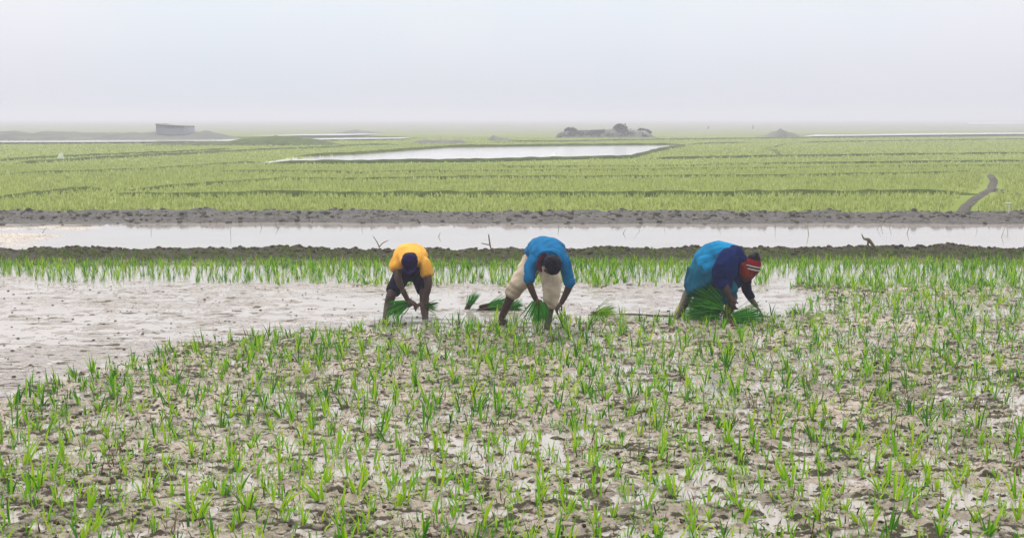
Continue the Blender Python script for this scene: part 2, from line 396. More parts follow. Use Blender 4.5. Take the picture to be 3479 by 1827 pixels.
BB = bare(XX, YY)
soil_shade = np.maximum(soil_shade, .35*sm(.2, .6, fbm(XX*.55, YY*.8, 4, 91))*(YY < 16)*(~BB))
soil_shade = np.maximum(soil_shade, .92*sm(.08, .2, fbm(XX*10, YY*24, 3, 93)+.12*fbm(XX*1.1, YY*1.5, 2, 98))*(YY < 22)*(~BB))  # dark streaks: shade of crevices and lump fronts painted into the mud
soil_shade = np.maximum(soil_shade, .9*sm(.22, .36, fbm(XX*6, YY*24, 3, 95)+.15*fbm(XX*.7, YY*1.2, 2, 99))*(YY < 22)*BB)  # same painted crevice shade, as finer streaks in the bare plot
grey = sm(27.2, 27.9, YY)
silt = BB*(YY < 23)*1.0
for nm, a in (('soil_shade', soil_shade), ('grey', grey), ('silt', silt)):
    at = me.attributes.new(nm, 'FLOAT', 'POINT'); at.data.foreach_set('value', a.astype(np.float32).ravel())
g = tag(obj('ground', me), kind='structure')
def zat(x, y): return float(height(np.array([x]), np.array([y]))[0])
# water lying over the near field and the flooded plot: one level sheet
V = []; F = []
me = npmesh('water', [(-60, 3, .0), (60, 3, 0), (60, 30.5, 0), (-60, 30.5, 0)], [(0, 1, 2, 3)], M['water'])
tag(obj('water', me), kind='structure')
# ------------------------------------------------------------------ far fields: bunds, pond, strips
def crop4(x, y): return (x/2.147, 380+y/2.147)
def crop5(x, y): return (1200+x/2.147, 380+y/2.147)
def crop6(x, y): return (2400+x/2.387, 380+y/2.387)
FZ = .1
def line(pts, f): return [f(*p) for p in pts]
def strip(name, px, hgt=.13, wid=.5, m='bund', seed=0, taper=True, kind='structure', lump=.35, z0=.12):
    pts = [G(X, Y, FZ+z0) for X, Y in px]; P2 = []
    for a, b in zip(pts, pts[1:]):
        n = max(2, int((b-a).length/max(.35, a.y*.006)))
        for i in range(n): P2.append(a.lerp(b, i/n))
    P2.append(pts[-1]); V = []; F = []
    for i, p in enumerate(P2):
        p.z = 0
        tg = (P2[min(i+1, len(P2)-1)]-P2[max(i-1, 0)]).normalized(); sd = Vector((-tg.y, tg.x, 0))
        e = 1
        if taper: e = min(1, .15+i/4, .15+(len(P2)-1-i)/4)
        k = (1+lump*2*(random.random()-.5)+lump*float(fbm(np.array([p.x*.5]), np.array([p.y*.5+seed]), 2, seed)[0]))*e
        for o, z in ((-1, -.03), (-.6, .5), (-.15, 1), (.2, .95), (.6, .5), (1, -.03)):
            q = p+sd*o*wid*(.85+.3*random.random()); V.append((q.x, q.y, FZ+z*hgt*k))
    for i in range(len(P2)-1):
        for j in range(5): F.append((i*6+j, i*6+j+1, i*6+6+j+1, i*6+6+j))
    o = obj(name, pymesh(name, V, F, M[m])); tag(o, kind=kind); return o
bunds = [
 (line([(-60, 612), (0, 610), (200, 592), (400, 572), (560, 556), (700, 552), (850, 545)], crop4), .16, .45),
 (line([(850, 548), (1020, 550), (1300, 528), (1500, 510), (1750, 498), (2100, 472), (2300, 478)], crop4)+line([(0, 480), (800, 466), (1500, 464), (2150, 462), (2576, 458)], crop5)+line([(0, 502), (400, 508), (1100, 494), (1800, 488), (2120, 470), (2200, 480)], crop6), .12, .3),
 (line([(700, 582), (1030, 585), (1100, 592), (1400, 594), (1900, 585), (2576, 592)], crop4)+line([(0, 592), (600, 590), (1000, 592), (1600, 590), (2576, 588)], crop5)+line([(0, 655), (400, 648), (1100, 648), (1700, 640), (2200, 640)], crop6), .17, .42),
 (line([(-40, 440), (300, 432), (520, 428), (1000, 410), (1150, 402)], crop4), .12, .35),
 (line([(-40, 345), (400, 320), (900, 300), (1300, 285), (1700, 262)], crop4), .14, .5),
 (line([(100, 364), (400, 348), (700, 330), (1400, 295), (2000, 265), (2400, 252)], crop4), .14, .5),
 (line([(1050, 412), (1200, 400), (1450, 385), (1650, 368), (1900, 352)], crop4), .12, .9),
 (line([(2000, 265), (2400, 252)], crop4)+line([(0, 238), (350, 230)], crop5), .14, .8),
 (line([(1050, 370), (1130, 392), (1700, 387), (2576, 380)], crop5)+line([(60, 415), (700, 405), (1600, 395), (2700, 385)], crop6), .1, .3),
 (line([(1500, 420), (2350, 425)], crop4)+line([(50, 432), (300, 424), (800, 420), (2150, 410), (2576, 402)], crop5)+line([(0, 450), (700, 440), (1800, 426), (2700, 420)], crop6), .1, .3),
 (line([(2120, 330), (2500, 327)], crop5)+line([(0, 360), (800, 348), (1700, 335), (2700, 325)], crop6), .13, .4),
 (line([(2430, 232), (2500, 228)], crop5)+line([(0, 250), (380, 243)], crop6), .13, .5),
 (line([(700, 243), (1500, 230), (2700, 215)], crop6), .13, .6),
 (line([(1000, 214), (1600, 210), (2200, 198), (2500, 196)], crop5)+line([(0, 216), (800, 207), (1400, 202), (2700, 188)], crop6), .16, .8),
 (line([(2130, 82), (2700, 78)], crop6), .2, 4),
 (line([(1560, 190), (2000, 186), (2576, 186)], crop4)+line([(0, 184), (530, 186)], crop5), .2, 1.2),
 (line([(480, 290), (560, 300), (600, 345)], crop6), .08, .5), (line([(480, 290), (690, 245)], crop6), .08, .5),
 # rim of the pond
 (line([(2150, 318), (2576, 298)], crop4)+line([(0, 300), (380, 272), (700, 250), (1600, 238), (2430, 232)], crop5), .16, .5),
 (line([(2430, 238), (2200, 278), (2020, 325), (1500, 335), (950, 350), (400, 355), (0, 360)], crop5)+line([(2576, 362), (1890, 366)], crop4), .16, .4),
]
for i, (px, h, w) in enumerate(bunds): strip('field_bund', px, h+(.03 if i >= len(bunds)-2 else .0), w*.42, seed=i, lump=.14)
# grey muddy foot path between the plots on the right
strip('muddy_path', line([(2300, 490), (2335, 540), (2310, 600), (2230, 650), (2160, 690), (2110, 730), (2060, 790)], crop6), .055, .15, 'greymud', 50, lump=.9, z0=.1)
strip('muddy_path', line([(2250, 625), (2340, 612), (2450, 630), (2590, 650)], crop6), .1, .14, 'greymud', 52, lump=.2, z0=.12)
def sheet(name, px, z, m):
    zz = FZ+.10 if name == 'pond' else FZ+.15
    pts = [G(X, Y, zz) for X, Y in px]
    for q in pts: q.z = z if name == 'pond' else zz
    o = obj(name, pymesh(name, pts, [tuple(range(len(pts)))], m, False)); tag(o, kind='structure'); return o
sheet('pond', line([(1895, 362), (2576, 360)], crop4)+line([(400, 354), (950, 348), (1500, 334), (2020, 323), (2200, 277), (2430, 236), (1600, 241), (700, 253), (380, 275), (0, 302)], crop5)+line([(2150, 320)], crop4), FZ+.02, M['pond'])
sheet('flooded_plot', line([(-300, 226), (600, 222), (1500, 216), (2576, 200)], crop4)+line([(350, 196), (430, 187), (0, 190)], crop5)+line([(2000, 198), (1500, 203), (0, 211), (-300, 214)], crop4), FZ+.02, M['pond'])
sheet('flooded_plot', line([(1850, 174), (2500, 172)], crop4)+line([(220, 164), (60, 158)], crop5)+line([(2200, 165)], crop4), FZ+.02, M['pond'])
sheet('flooded_plot', line([(780, 200), (1400, 192), (1700, 188), (2700, 178), (2700, 168), (1700, 176), (1200, 186), (880, 186)], crop6), FZ+.02, M['pond'])
sheet('flooded_plot', line([(2120, 100), (2700, 98), (2700, 82), (2120, 84)], crop6), FZ+.02, M['pond'])
# ------------------------------------------------------------------ mounds / low rises
def mound(name, x0, x1, ybase, prof, depth, m='mound', seed=0, kind='structure', label=None, cat=None):
    """a low heap: photo x range, base line, crest profile [(t, metres)]"""
    a = G(x0, ybase, FZ); b = G(x1, ybase, FZ); nx = 90; ny = 18; V = []; F = []
    ts = [p[0] for p in prof]; hs = [p[1] for p in prof]
    for i in range(nx):
        t = i/(nx-1); hcr = float(np.interp(t, ts, hs)); p = a.lerp(b, t)
        for j in range(ny):
            v = j/(ny-1); s = math.sin(math.pi*min(1, v*1.0))**.7
            x = p.x; y = p.y+v*depth*(1+.15*math.sin(i*.3+seed))
            z = FZ-.05+hcr*s*(1+.16*float(fbm(np.array([x*.8+seed]), np.array([y*.35]), 4, seed)[0])*2)
            V.append((x, y, z))
    for i in range(nx-1):
        for j in range(ny-1): F.append((i*ny+j, i*ny+j+1, i*ny+ny+j+1, i*ny+ny+j))
    F = [tuple(reversed(f)) for f in F]
    o = obj(name, pymesh(name, V, F, M[m])); tag(o, label, cat, None, kind)
    return o
mound('mound', *[crop5(x, 0)[0] for x in (1475, 2240)], crop5(0, 192)[1], [(0, 0.0), (.03, .35), (.07, .6), (.12, .8), (.2, .7), (.3, .82), (.45, .74), (.55, .9), (.68, .76), (.8, .84), (.88, .86), (.93, .5), (1, 0)], 7, seed=3)
mound('mound', *[crop5(x, 0)[0] for x in (380, 860)], crop5(0, 234)[1], [(0, 0), (.2, .35), (.5, .42), (.85, .32), (1, 0)], 4, seed=5)
mound('mound', *[crop5(x, 0)[0] for x in (960, 1240)], crop5(0, 214)[1], [(0, 0), (.2, .65), (.35, .45), (.7, .2), (1, 0)], 3, seed=7)
mound('mound', *[crop6(x, 0)[0] for x in (380, 810)], crop6(0, 210)[1], [(0, 0), (.35, .35), (.45, .7), (.58, 1.15), (.7, .8), (.85, .5), (1, 0)], 5, seed=9)
mound('mound', *[crop4(x, 0)[0] for x in (950, 2500)], crop4(0, 248)[1], [(0, 0), (.08, .2), (.4, .35), (.65, .75), (.8, .7), (1, 0)], 6, seed=11, m='bund')
mound('mound', *[crop4(x, 0)[0] for x in (-300, 1600)], crop4(0, 210)[1], [(0, .8), (.6, .7), (.75, .95), (.9, .85), (1, 0)], 16, seed=13)
mound('mound', *[crop4(x, 0)[0] for x in (2380, 2800)], crop4(0, 160)[1], [(0, 0), (.5, .6), (1, 0)], 8, seed=15)
# walled shed on the far low rise
b0 = G(*crop4(1140, 212), FZ); b1 = G(*crop4(1350, 212), FZ); yb = b0.y+5
bx0, bx1 = b0.x*yb/b0.y, b1.x*yb/b0.y
def topz(y): return P(500, y, yb).z
shed = empty('shed', ((bx0+bx1)/2, yb, FZ))
prof = [(0, 92), (.08, 96), (.2, 100), (.38, 104), (.8, 106), (.84, 108), (.97, 108), (1, 112)]
V = []; F = []; W = bx1-bx0; n = len(prof); cx = (bx0+bx1)/2
for yy in (0, 4.0):
    for t, cyy in prof:
        V += [(bx0+t*W-cx+(0 if yy == 0 else .2), yy, 0), (bx0+t*W-cx+(0.5*t if 0 else 0), yy, topz(crop4(0, cyy)[1])-FZ)]
for s_ in (0, 2*n):
    for i in range(n-1):
        q = (s_+2*i, s_+2*i+2, s_+2*i+3, s_+2*i+1); F.append(q if s_ == 0 else tuple(reversed(q)))
F.append((0, 1, 2*n+1, 2*n)); F.append((2*n-2, 2*n*2-2, 2*n*2-1, 2*n-1))
obj('wall', pymesh('wall', V, F, M['brick'], False), shed)
V2 = []; F2 = []
for t, cyy in prof:
    z = topz(crop4(0, cyy)[1])-FZ
    for yy in (-.25, 4.25): V2 += [(bx0+t*W-cx, yy, z+.004), (bx0+t*W-cx, yy, z+.07)]
for i in range(n-1):
    a = 4*i; b = 4*i+4
    F2 += [(a, b, b+1, a+1), (a+1, b+1, b+3, a+3), (a+3, b+3, b+2, a+2), (a+2, b+2, b, a)]
F2 += [(0, 1, 3, 2), (4*n-4, 4*n-2, 4*n-1, 4*n-3)]
obj('roof', pymesh('roof', V2, F2, M['mound'], False), shed)
tag(shed, 'grey windowless shed with sagging roof, alone on the hazy horizon at left', 'shed')
# bushes on the island mound
def bush(label, x, ytop, ybot, wpx, y):
    t = P(x, ytop, y); b = P(x, ybot, y); h = t.z-b.z; r = wpx/2/(FPX*K)*y
    root = empty('bush', b); V = []; F = []
    for i in range(700):
        u = random.random(); a = random.random()*6.283; z = h*(u**.8)
        rr = r*math.sqrt(random.random())*(1.1-.8*abs(u-.4))*(.8+.4*math.sin(3*a+2)); p = Vector((math.cos(a)*rr, math.sin(a)*rr, z))
        d = Vector((random.gauss(0, 1), random.gauss(0, 1), random.gauss(.3, .7)))
        blade(V, F, p, d, d, .26, .14, 2)
    obj('foliage', npmesh('foliage', V, F, M['bush']), root)
    L = Loft()
    for k in range(4): L.tube([(0, 0, -.3), (random.gauss(0, r*.2), 0, h*.3), (random.gauss(0, r*.5), random.gauss(0, r*.3), h*.75)], [.05, .04, .015], n=2, segs=6)
    obj('stem', pymesh('stem', L.V, L.F, M['dry']), root); tag(root, label, 'bush', 'bushes on the far mound')
ym = G(crop5(1850, 0)[0], crop5(0, 192)[1], FZ).y+3.5
c = crop5(1580, 122); bush('rounded low bush at the left end of the far mound', c[0], c[1], c[1]+22, 46, ym)
c = crop5(1942, 96); bush('tallest bush, standing highest on the middle of the far mound', c[0], c[1], c[1]+30, 56, ym)
c = crop5(2110, 130); bush('flat bush at the right end of the far mound', c[0], c[1], c[1]+18, 50, ym)
n = 1500; u = RNG.random(n); a_ = G(crop5(1500, 0)[0], crop5(0, 192)[1], FZ); b_ = G(crop5(2180, 0)[0], crop5(0, 192)[1], FZ)
SC = (n, u, a_, b_)
# ------------------------------------------------------------------ small far things
p = GD(153, 401, FZ); L = Loft(); L.tube([(0, 0, .02), (.01, 0, .14), (.03, 0, .26), (.02, 0, .33)], [(.2, .17), (.17, .15), (.10, .1), (.075, .07)], up=(0, 1, 0), cap=.3)
o = L.fuse('sack', M['sack'], .02, 2, .015, 8); o.location = p; tag(o, 'lone white cloth sack standing on a field bund at far left', 'sack')
def egret(label, x, y, hgt, m='feather'):
    p = GD(x, y, FZ+.13); e = empty('egret', p); k = hgt/.6
    L = Loft(); L.tube([(-.2*k, 0, .36*k), (-.05*k, 0, .36*k), (.1*k, 0, .40*k), (.13*k, 0, .50*k), (.1*k, 0, .58*k), (.14*k, 0, .63*k)], [.02*k, .075*k, .06*k, .028*k, .022*k, .03*k], up=(0, 1, 0), segs=10)
    b = L.fuse('body', M[m], .012, 1, parent=e)
    L = Loft(); L.tube([(.15*k, 0, .63*k), (.25*k, 0, .60*k)], [.012*k, .004*k], segs=6); obj('beak', pymesh('beak', L.V, L.F, M['dry']), e)
    for s in (-.025, .025):
        L = Loft(); L.tube([(0, s, -.02), (0, s, .33*k)], [.008, .01], segs=6); obj('leg', pymesh('leg', L.V, L.F, M['dry']), e)
    tag(e, label, 'bird')
egret('small white egret standing on the near edge of the pond', 1390, 403, .36)
# T-shaped marker at right
p = GD(2537, 541, FZ+.02); L = Loft(); L.tube([(0, 0, -.05), (0, 0, .26)], [.016, .015], segs=8); L.tube([(-.08, 0, .27), (.07, 0, .28)], [.02, .016], segs=8)
o = L.fuse('marker_post', M['sack'], .012, 1); o.location = p; tag(o, 'small white T-shaped marker post at the right edge beyond the mud bank', 'post')
for x, y, lab in ((1782, 324, 'thin dark post far off in the haze, nearest the island mound'), (1894, 322, 'thin dark post far off in the haze, left of the peaked mound')):
    p = P(x*D, y*D, 260); L = Loft(); L.tube([(0, 0, -1.2), (0, 0, .3), (0.03, 0, .5)], [.09, .13, .09], segs=8)
    o = obj('post', pymesh('post', L.V, L.F, M['mound'])); o.location = p; tag(o, lab, 'post')
# ------------------------------------------------------------------ rice
def clump(n, ln, w, segs=3, lean=.45, seed=0, quads=True, rad=.02):
    rs = random.Random(seed); V = []; F = []
    for i in range(n):
        a = rs.uniform(0, 6.283); le = abs(rs.gauss(0, lean)); r = rs.random()*rad
        L_ = ln*rs.uniform(.55, 1.1); p = np.array([math.cos(a)*r, math.sin(a)*r, -.02]); phi = a+rs.gauss(0, .5)
        th = le*.5; dth = le*1.1+rs.random()*.35
        side = np.array([-math.sin(phi+rs.uniform(-.9, .9)), math.cos(phi+rs.uniform(-.9, .9)), 0]); side /= np.linalg.norm(side)
        b = len(V)
        for k in range(segs+1):
            t = k/segs; ww = w*(.55+.9*t) if t < .5 else w*(1.02-(t-.5)*1.9)
            ww = max(ww, .0008); V.append(p+side*ww*.5); V.append(p-side*ww*.5)
            d = np.array([math.cos(phi)*math.sin(th), math.sin(phi)*math.sin(th), math.cos(th)]); p = p+d*(L_/segs); th += dth/segs
        for k in range(segs): F.append((b+2*k, b+2*k+1, b+2*k+3, b+2*k+2))
    return np.array(V), np.array(F)
def merge(name, kinds, pts, scale, m, label=None, kind='stuff', lean=True, zf=None):
    Vs = []; Fs = []; off = 0; pts = np.asarray(pts)
    sel = RNG.integers(0, len(kinds), len(pts)); rot = RNG.uniform(0, 6.283, len(pts))
    z = zf if zf is not None else height(pts[:, 0], pts[:, 1])
    tl = RNG.normal(0, .16, (len(pts), 2))
    for k, (cv, cf) in enumerate(kinds):
        I = np.where(sel == k)[0]
        if not len(I): continue
        c, s = np.cos(rot[I])[:, None], np.sin(rot[I])[:, None]; sc = scale[I][:, None]
        x = (cv[None, :, 0]*c-cv[None, :, 1]*s)*sc; y = (cv[None, :, 0]*s+cv[None, :, 1]*c)*sc; zz = cv[None, :, 2]*sc
        x = x+zz*tl[I, 0:1]; y = y+zz*tl[I, 1:2]
        V = np.stack([x+pts[I, 0:1], y+pts[I, 1:2], zz+np.broadcast_to(z, (len(pts),))[I][:, None]], -1)
        Vs.append(V.reshape(-1, 3)); nV = cv.shape[0]
        Fs.append((cf[None]+off+(np.arange(len(I))*nV)[:, None, None]).reshape(-1, 4)); off += len(I)*nV
    o = obj(name, npmesh(name, np.concatenate(Vs), np.concatenate(Fs), m)); tag(o, label, None, None, kind); return o
near_kinds = [clump(random.choice((4, 5, 6, 7, 8, 10)), random.uniform(.14, .2), .0115, 4, .5, s) for s in range(14)]
# planted grid of the near plot, jittered
def grid(x0, x1, y0, y1, dx, dy, jit):
    gx, gy = np.meshgrid(np.arange(x0, x1, dx), np.arange(y0, y1, dy)); gx = gx.ravel(); gy = gy.ravel()
    gx = gx+RNG.normal(0, jit*dx, gx.shape)+(fbm(gx*.3, gy*.3, 2, 5))*.4; gy = gy+RNG.normal(0, jit*dy, gy.shape); return gx, gy
def infr(x, y, m=.25): return np.abs(x) < y*.4096+m
gx, gy = grid(-9, 9, 5.6, 17.9, .168, .215, .2)
k = infr(gx, gy, .7) & ~bare(gx, gy) & (RNG.random(len(gx)) < .80+.55*fbm(gx*.8, gy*.6, 3, 140)); gx = gx[k]; gy = gy[k]
# keep clear of the workers' feet
foreP = np.stack([gx, gy], -1)
vis = infr(gx, gy, -.02) & (gy > 6.9)
order = np.argsort(foreP[:, 1]+(~vis)*1000)[:300]
mask = np.zeros(len(foreP), bool); mask[order] = True
protos = [npmesh('rice_seedling', c[0], c[1], M['leaf']) for c in near_kinds]
for i in order:
    o = bpy.data.objects.new('rice_seedling', protos[int(RNG.integers(0, len(protos)))])
    x, y = foreP[i]; o.location = (x, y, zat(x, y)); s_ = RNG.uniform(.7, 1.5)
    o.rotation_euler = (RNG.normal(0, .12), RNG.normal(0, .12), RNG.uniform(0, 6.28)); o.scale = (s_, s_, s_)
    tag(link(o), 'young green rice seedling in the row nearest the bottom of the photo', 'rice plant', 'rice seedlings nearest the camera')
rest = foreP[~mask]
merge('rice_seedlings', near_kinds, rest, RNG.uniform(.7, 1.5, len(rest)), M['leaf'])
# back band along the bank, denser toward the bank; and right-hand part
gx, gy = grid(-11, 11, 17.3, 21.4, .11, .12, .35)
k = infr(gx, gy, 1) & ~bare(gx, gy) & (gy < 20.6+canal_shift(gx)); k &= RNG.random(len(gx)) < (.42+.5*sm(18.6, 20.3, gy)); gx = gx[k]; gy = gy[k]
bp = np.stack([gx, gy], -1)
band_kinds = [clump(random.choice((5, 6, 8)), .19, .012, 3, .35, 40+s) for s in range(8)]
merge('rice_plants', band_kinds, bp, RNG.uniform(.75, 1.35, len(bp))*np.where(gy > 19.9, .6, .9), M['leaf'])
# weeds on the bank and on the far bank's lip
gx = RNG.uniform(-12, 12, 4200); gy = 20.0+canal_shift(gx)+RNG.random(4200)**1.2*1.3
weed = [clump(9, .10, .013, 2, .8, 80+s, rad=.05) for s in range(5)]
merge('weeds', weed, np.stack([gx, gy], -1), RNG.uniform(.4, .95, 4200), M['weed'])
# low floating leaves and weeds between the near seedlings
n = 8000; gy = 6+RNG.random(n)**.8*12; gx = RNG.uniform(-1, 1, n)*(gy*.42+.5); k = ~bare(gx, gy); gx = gx[k]; gy = gy[k]
low = [clump(4, .09, .010, 2, 1.35, 120+s, rad=.05) for s in range(6)]
merge('floating_weeds', low, np.stack([gx, gy], -1), RNG.uniform(.5, 1.3, len(gx)), M['leaf'])
n = 5000; gy = 6+RNG.random(n)**.8*12; gx = RNG.uniform(-1, 1, n)*(gy*.42+.5); k = ~bare(gx, gy); gx = gx[k]; gy = gy[k]
merge('drowned_leaves', [clump(3, .10, .008, 2, 1.5, 160+s, rad=.06) for s in range(6)], np.stack([gx, gy], -1), RNG.uniform(.5, 1.3, len(gx)), M['dead'])
# fields beyond the far bank
def gapok(x, y): return fbm(x*.12, y*.3, 3, 200) > -.9
gx = RNG.uniform(-1, 1, 34000); gy = 30.1+RNG.random(34000)**.9*30; gx = gx*(gy*.42+1)
px = [G(X, Y, FZ+.1) for X, Y in line([(2300, 492), (2330, 540), (2300, 600), (2180, 665), (2100, 730), (2050, 790), (1990, 850)], crop6)]
dd = np.full(len(gx), 99.)
for a, b in zip(px, px[1:]):
    ab = np.array([b.x-a.x, (b.y-a.y)*.25]); ap = np.stack([gx-a.x, (gy-a.y)*.25], -1); tt = np.clip(ap@ab/(ab@ab), 0, 1)
    dd = np.minimum(dd, np.hypot(*(ap-tt[:, None]*ab).T))
k = dd > .17+.12*RNG.random(len(gx)); gx = gx[k]; gy = gy[k]
fk = [clump(5, .17, .022, 2, .35, 300+s) for s in range(6)]
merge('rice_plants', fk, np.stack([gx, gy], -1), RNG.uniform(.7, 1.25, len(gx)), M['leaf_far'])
pond_poly = np.array([G(X, Y, FZ+.1)[:2] for X, Y in line([(1850, 368), (2576, 366)], crop4)+line([(950, 356), (2040, 330), (2440, 232), (700, 246), (0, 296)], crop5)])
gx = RNG.uniform(-1, 1, 30000); gy = 58+RNG.random(30000)**.8*90; gx = gx*(gy*.42+1)
k = ~pip(gx, gy, pond_poly); gx = gx[k]; gy = gy[k]
fk = [clump(4, .16, .05, 2, .35, 330+s, rad=.1) for s in range(5)]
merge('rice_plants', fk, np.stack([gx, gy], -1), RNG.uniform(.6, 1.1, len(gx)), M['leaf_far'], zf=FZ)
n, u, a_, b_ = SC; v = RNG.random(n); gx = a_.x+(b_.x-a_.x)*u; gy = a_.y+.3+v*6
zz = FZ+np.interp(u, [0, .05, .15, .5, .9, 1], [.15, .45, .65, .8, .65, .1])*np.sin(np.pi*(.05+.9*v))**.7
sk = [clump(7, .16, .05, 2, .9, 360+s, rad=.12) for s in range(5)]
merge('scrub', sk, np.stack([gx, gy], -1), RNG.uniform(.5, 2.2, n)*(.6+.7*vn(gx*.5, gy*.5, 77)), M['bush'], zf=zz)
# ------------------------------------------------------------------ clods
def clodmesh(seed):
    rs = np.random.default_rng(seed); n = 6; V = []; F = []
    for i in range(1, 4):
        th = math.pi*i/4
        for j in range(n):
            a = 2*math.pi*j/n; r = rs.uniform(.75, 1.25); V.append((math.sin(th)*math.cos(a)*r, math.sin(th)*math.sin(a)*r*.8, math.cos(th)*.55*r))
    V += [(0, 0, .6), (0, 0, -.6)]
    for i in range(2):
        for j in range(n): F.append((i*n+j, i*n+n+j, i*n+n+(j+1) % n, i*n+(j+1) % n))
    for j in range(n): F.append((18, j, (j+1) % n, (j+1) % n)); F.append((19, 12+(j+1) % n, 12+j, 12+j))
    F = [f for f in F if len(set(f)) == 4]
    for j in range(0, n, 2): F.append((18, j, (j+1) % n, (j+2) % n)); F.append((19, 12+(j+2) % n, 12+(j+1) % n, 12+j))
    return np.array(V), np.array(F)
ck = [clodmesh(s) for s in range(8)]
n = 15000; gy = 6+RNG.random(n)*11.5; gx = RNG.uniform(-1, 1, n)*(gy*.42+.5); B = bare(gx, gy); k = (~B & (fbm(gx*1.2, gy*1.2, 3, 400) > -.15)) | (B & (RNG.random(n) < .16)); gx = gx[k]; gy = gy[k]
merge('mud_clods', ck, np.stack([gx, gy], -1), .005+.019*RNG.random(len(gx))**2.5, M['clod'])
n = 16000; gy = 6+RNG.random(n)*11.5; gx = RNG.uniform(-1, 1, n)*(gy*.42+.5); k = ~bare(gx, gy); gx = gx[k]; gy = gy[k]
merge('mud_clods', ck, np.stack([gx, gy], -1), .006+.026*RNG.random(len(gx))**2, M['mud'])
n = 3200; gx = RNG.uniform(-12, 12, n); gy = 21.5+canal_shift(gx)+RNG.normal(0, .22, n)
merge('bank_clods', ck, np.stack([gx, gy], -1), .012+.05*RNG.random(n)**4, M['clod'])
n = 2200; gx = RNG.uniform(-14.5, 14.5, n); gy = 29.0+RNG.normal(0, .55, n)
merge('bank_clods', ck, np.stack([gx, gy], -1), .02+.07*RNG.random(n)**2.5, M['greymud'])
# stalks and twigs in the flooded strip
def stalk(px, py, h, lean, r=.009):
    p = G(px, py, -.02); L = Loft(); L.tube([(0, 0, 0), (lean*.5, 0, h*.55), (lean, .02, h)], [r, r*.8, r*.4], n=2, segs=5)
    o = obj('stalk', pymesh('stalk', L.V, L.F, M['dry'])); o.location = p
    tag(o, 'thin dead stalk poking out of the long flooded strip', 'stalk', 'dead stalks in the flooded strip')
for i in range(28):
    stalk(random.uniform(20, 3460), random.uniform(762, 812), random.uniform(.06, .24), random.gauss(0, .06), random.uniform(.004, .008))
def twig(label, px, py, segs, y=None):
    p = G(px, py, .12); L = Loft()
    for pts, r in segs: L.tube([Vector(q) for q in pts], r, n=3, segs=7)
    o = obj('twig', pymesh('twig', L.V, L.F, M['dry'])); o.location = p; tag(o, label, 'branch', 'branches on the near mud bank')
twig('bent dead branch arching over the near bank, right of the turquoise-clad worker', 2952, 846, [([(-.13, 0, .26), (-.09, 0, .18), (-.01, 0, .16), (.06, 0, .08), (.13, 0, 0)], [.006, .018, .032, .028, .014]), ([(-.01, 0, .16), (-.02, 0, .06), (0.02, 0, -.04)], [.02, .018, .014])])
twig('forked dry twig on the near bank just left of the yellow-shirted worker', 1288, 834, [([(-.10, 0, .16), (-.03, 0, .05), (0, 0, -.03)], [.005, .009, .01]), ([(.16, 0, .09), (.06, 0, .04), (0, 0, -.03)], [.005, .009, .01])])
twig('small dark twig sticking up from the near bank between the two men', 1664, 836, [([(-.02, 0, .2), (0, 0, .05), (0.02, 0, -.04)], [.01, .014, .012]), ([(-.14, 0, .05), (0, 0, .02)], [.008, .01])])
# ------------------------------------------------------------------ workers
def mk(x0, y0, sc, footpy):
    Y0 = G(x0, y0+footpy/sc, 0).y
    return Y0, (lambda cx, cy, dy=0.: P(x0+cx/sc, y0+cy/sc, Y0+dy))
# --- middle worker: blue shirt, beige trousers
Y2, J = mk(1550, 780, 3.56, 1215)
w = empty('person', (J(900, 1200).x, Y2+.1, 0)); wl = w.location.copy()
tag(w, 'man in a blue shirt and rolled beige trousers bending over the mud', 'person', 'farm workers planting rice')
L = Loft()
L.tube([J(1010, 300, .46), J(1060, 250, .26), J(1100, 265, .06), J(1130, 330, -.12)], [(.15, .11), (.13, .10), (.15, .10), (.16, .09)], up=(0, 0, 1))
L.tube([J(1130, 330, -.12), J(1150, 380, -.26), J(1155, 420, -.33)], [.07, .055, .06])
hc = J(1150, 425, -.38); head(L, hc, (-.45, .15, -1), (.05, -1, -.15), .98)
# legs
kneeL = J(720, 700, .22); ankL = J(545, 1075, .34)
L.tube([J(930, 390, .46), kneeL, J(620, 900, .30), ankL], [.085, .062, .052, .036])
foot(L, ankL+Vector((0, 0, -.01)), (-.9, -.45, -.35))
kneeR = J(1150, 800, .10); ankR = J(1110, 1120, .05)
L.tube([J(1110, 380, .44), kneeR, J(1135, 950, .12), ankR, J(1095, 1235, 0.0)], [.085, .05, .047, .038, .036])
foot(L, J(1098, 1225, 0), (.0, -1, -.1))
# arms
for pts in ([J(930, 390, -.15), J(880, 610, -.22), J(965, 850, -.20)], [J(1330, 390, -.15), J(1375, 640, -.16), J(1275, 880, -.14)]):
    L.tube(pts, [.05, .044, .029], n=6)
hand(L, J(965, 850, -.20), J(1000, 960, -.22)-J(965, 850, -.2), (.5, .3, -.4), (1, -.5, 0), .75)
hand(L, J(1275, 880, -.14), J(1190, 985, -.15)-J(1275, 880, -.14), (-.3, .1, -1), (-.6, -.6, .3), .7)
L.fuse('body', M['skin'], .0052, 3, parent=w, loc=wl)
L = Loft()
L.tube([J(1005, 330, .50), J(1035, 262, .36), J(1065, 232, .20), J(1098, 245, .04), J(1125, 320, -.12), J(1140, 370, -.22)], [(.17, .14), (.185, .135), (.185, .135), (.20, .13), (.205, .115), (.12, .07)])
L.tube([J(1000, 340, -.10), J(925, 420, -.16), J(885, 590, -.22)], [.085, .078, .058], n=6)
L.tube([J(1260, 340, -.10), J(1325, 420, -.16), J(1372, 640, -.17)], [.085, .078, .056], n=6)
L.tube([J(1030, 330, -.12), J(1140, 310, -.2), J(1250, 340, -.12)], [.08, .07, .08])
sh = L.fuse('shirt', M['blue'], .008, 4, .022, 7, 3, parent=w, loc=wl)
L = Loft()
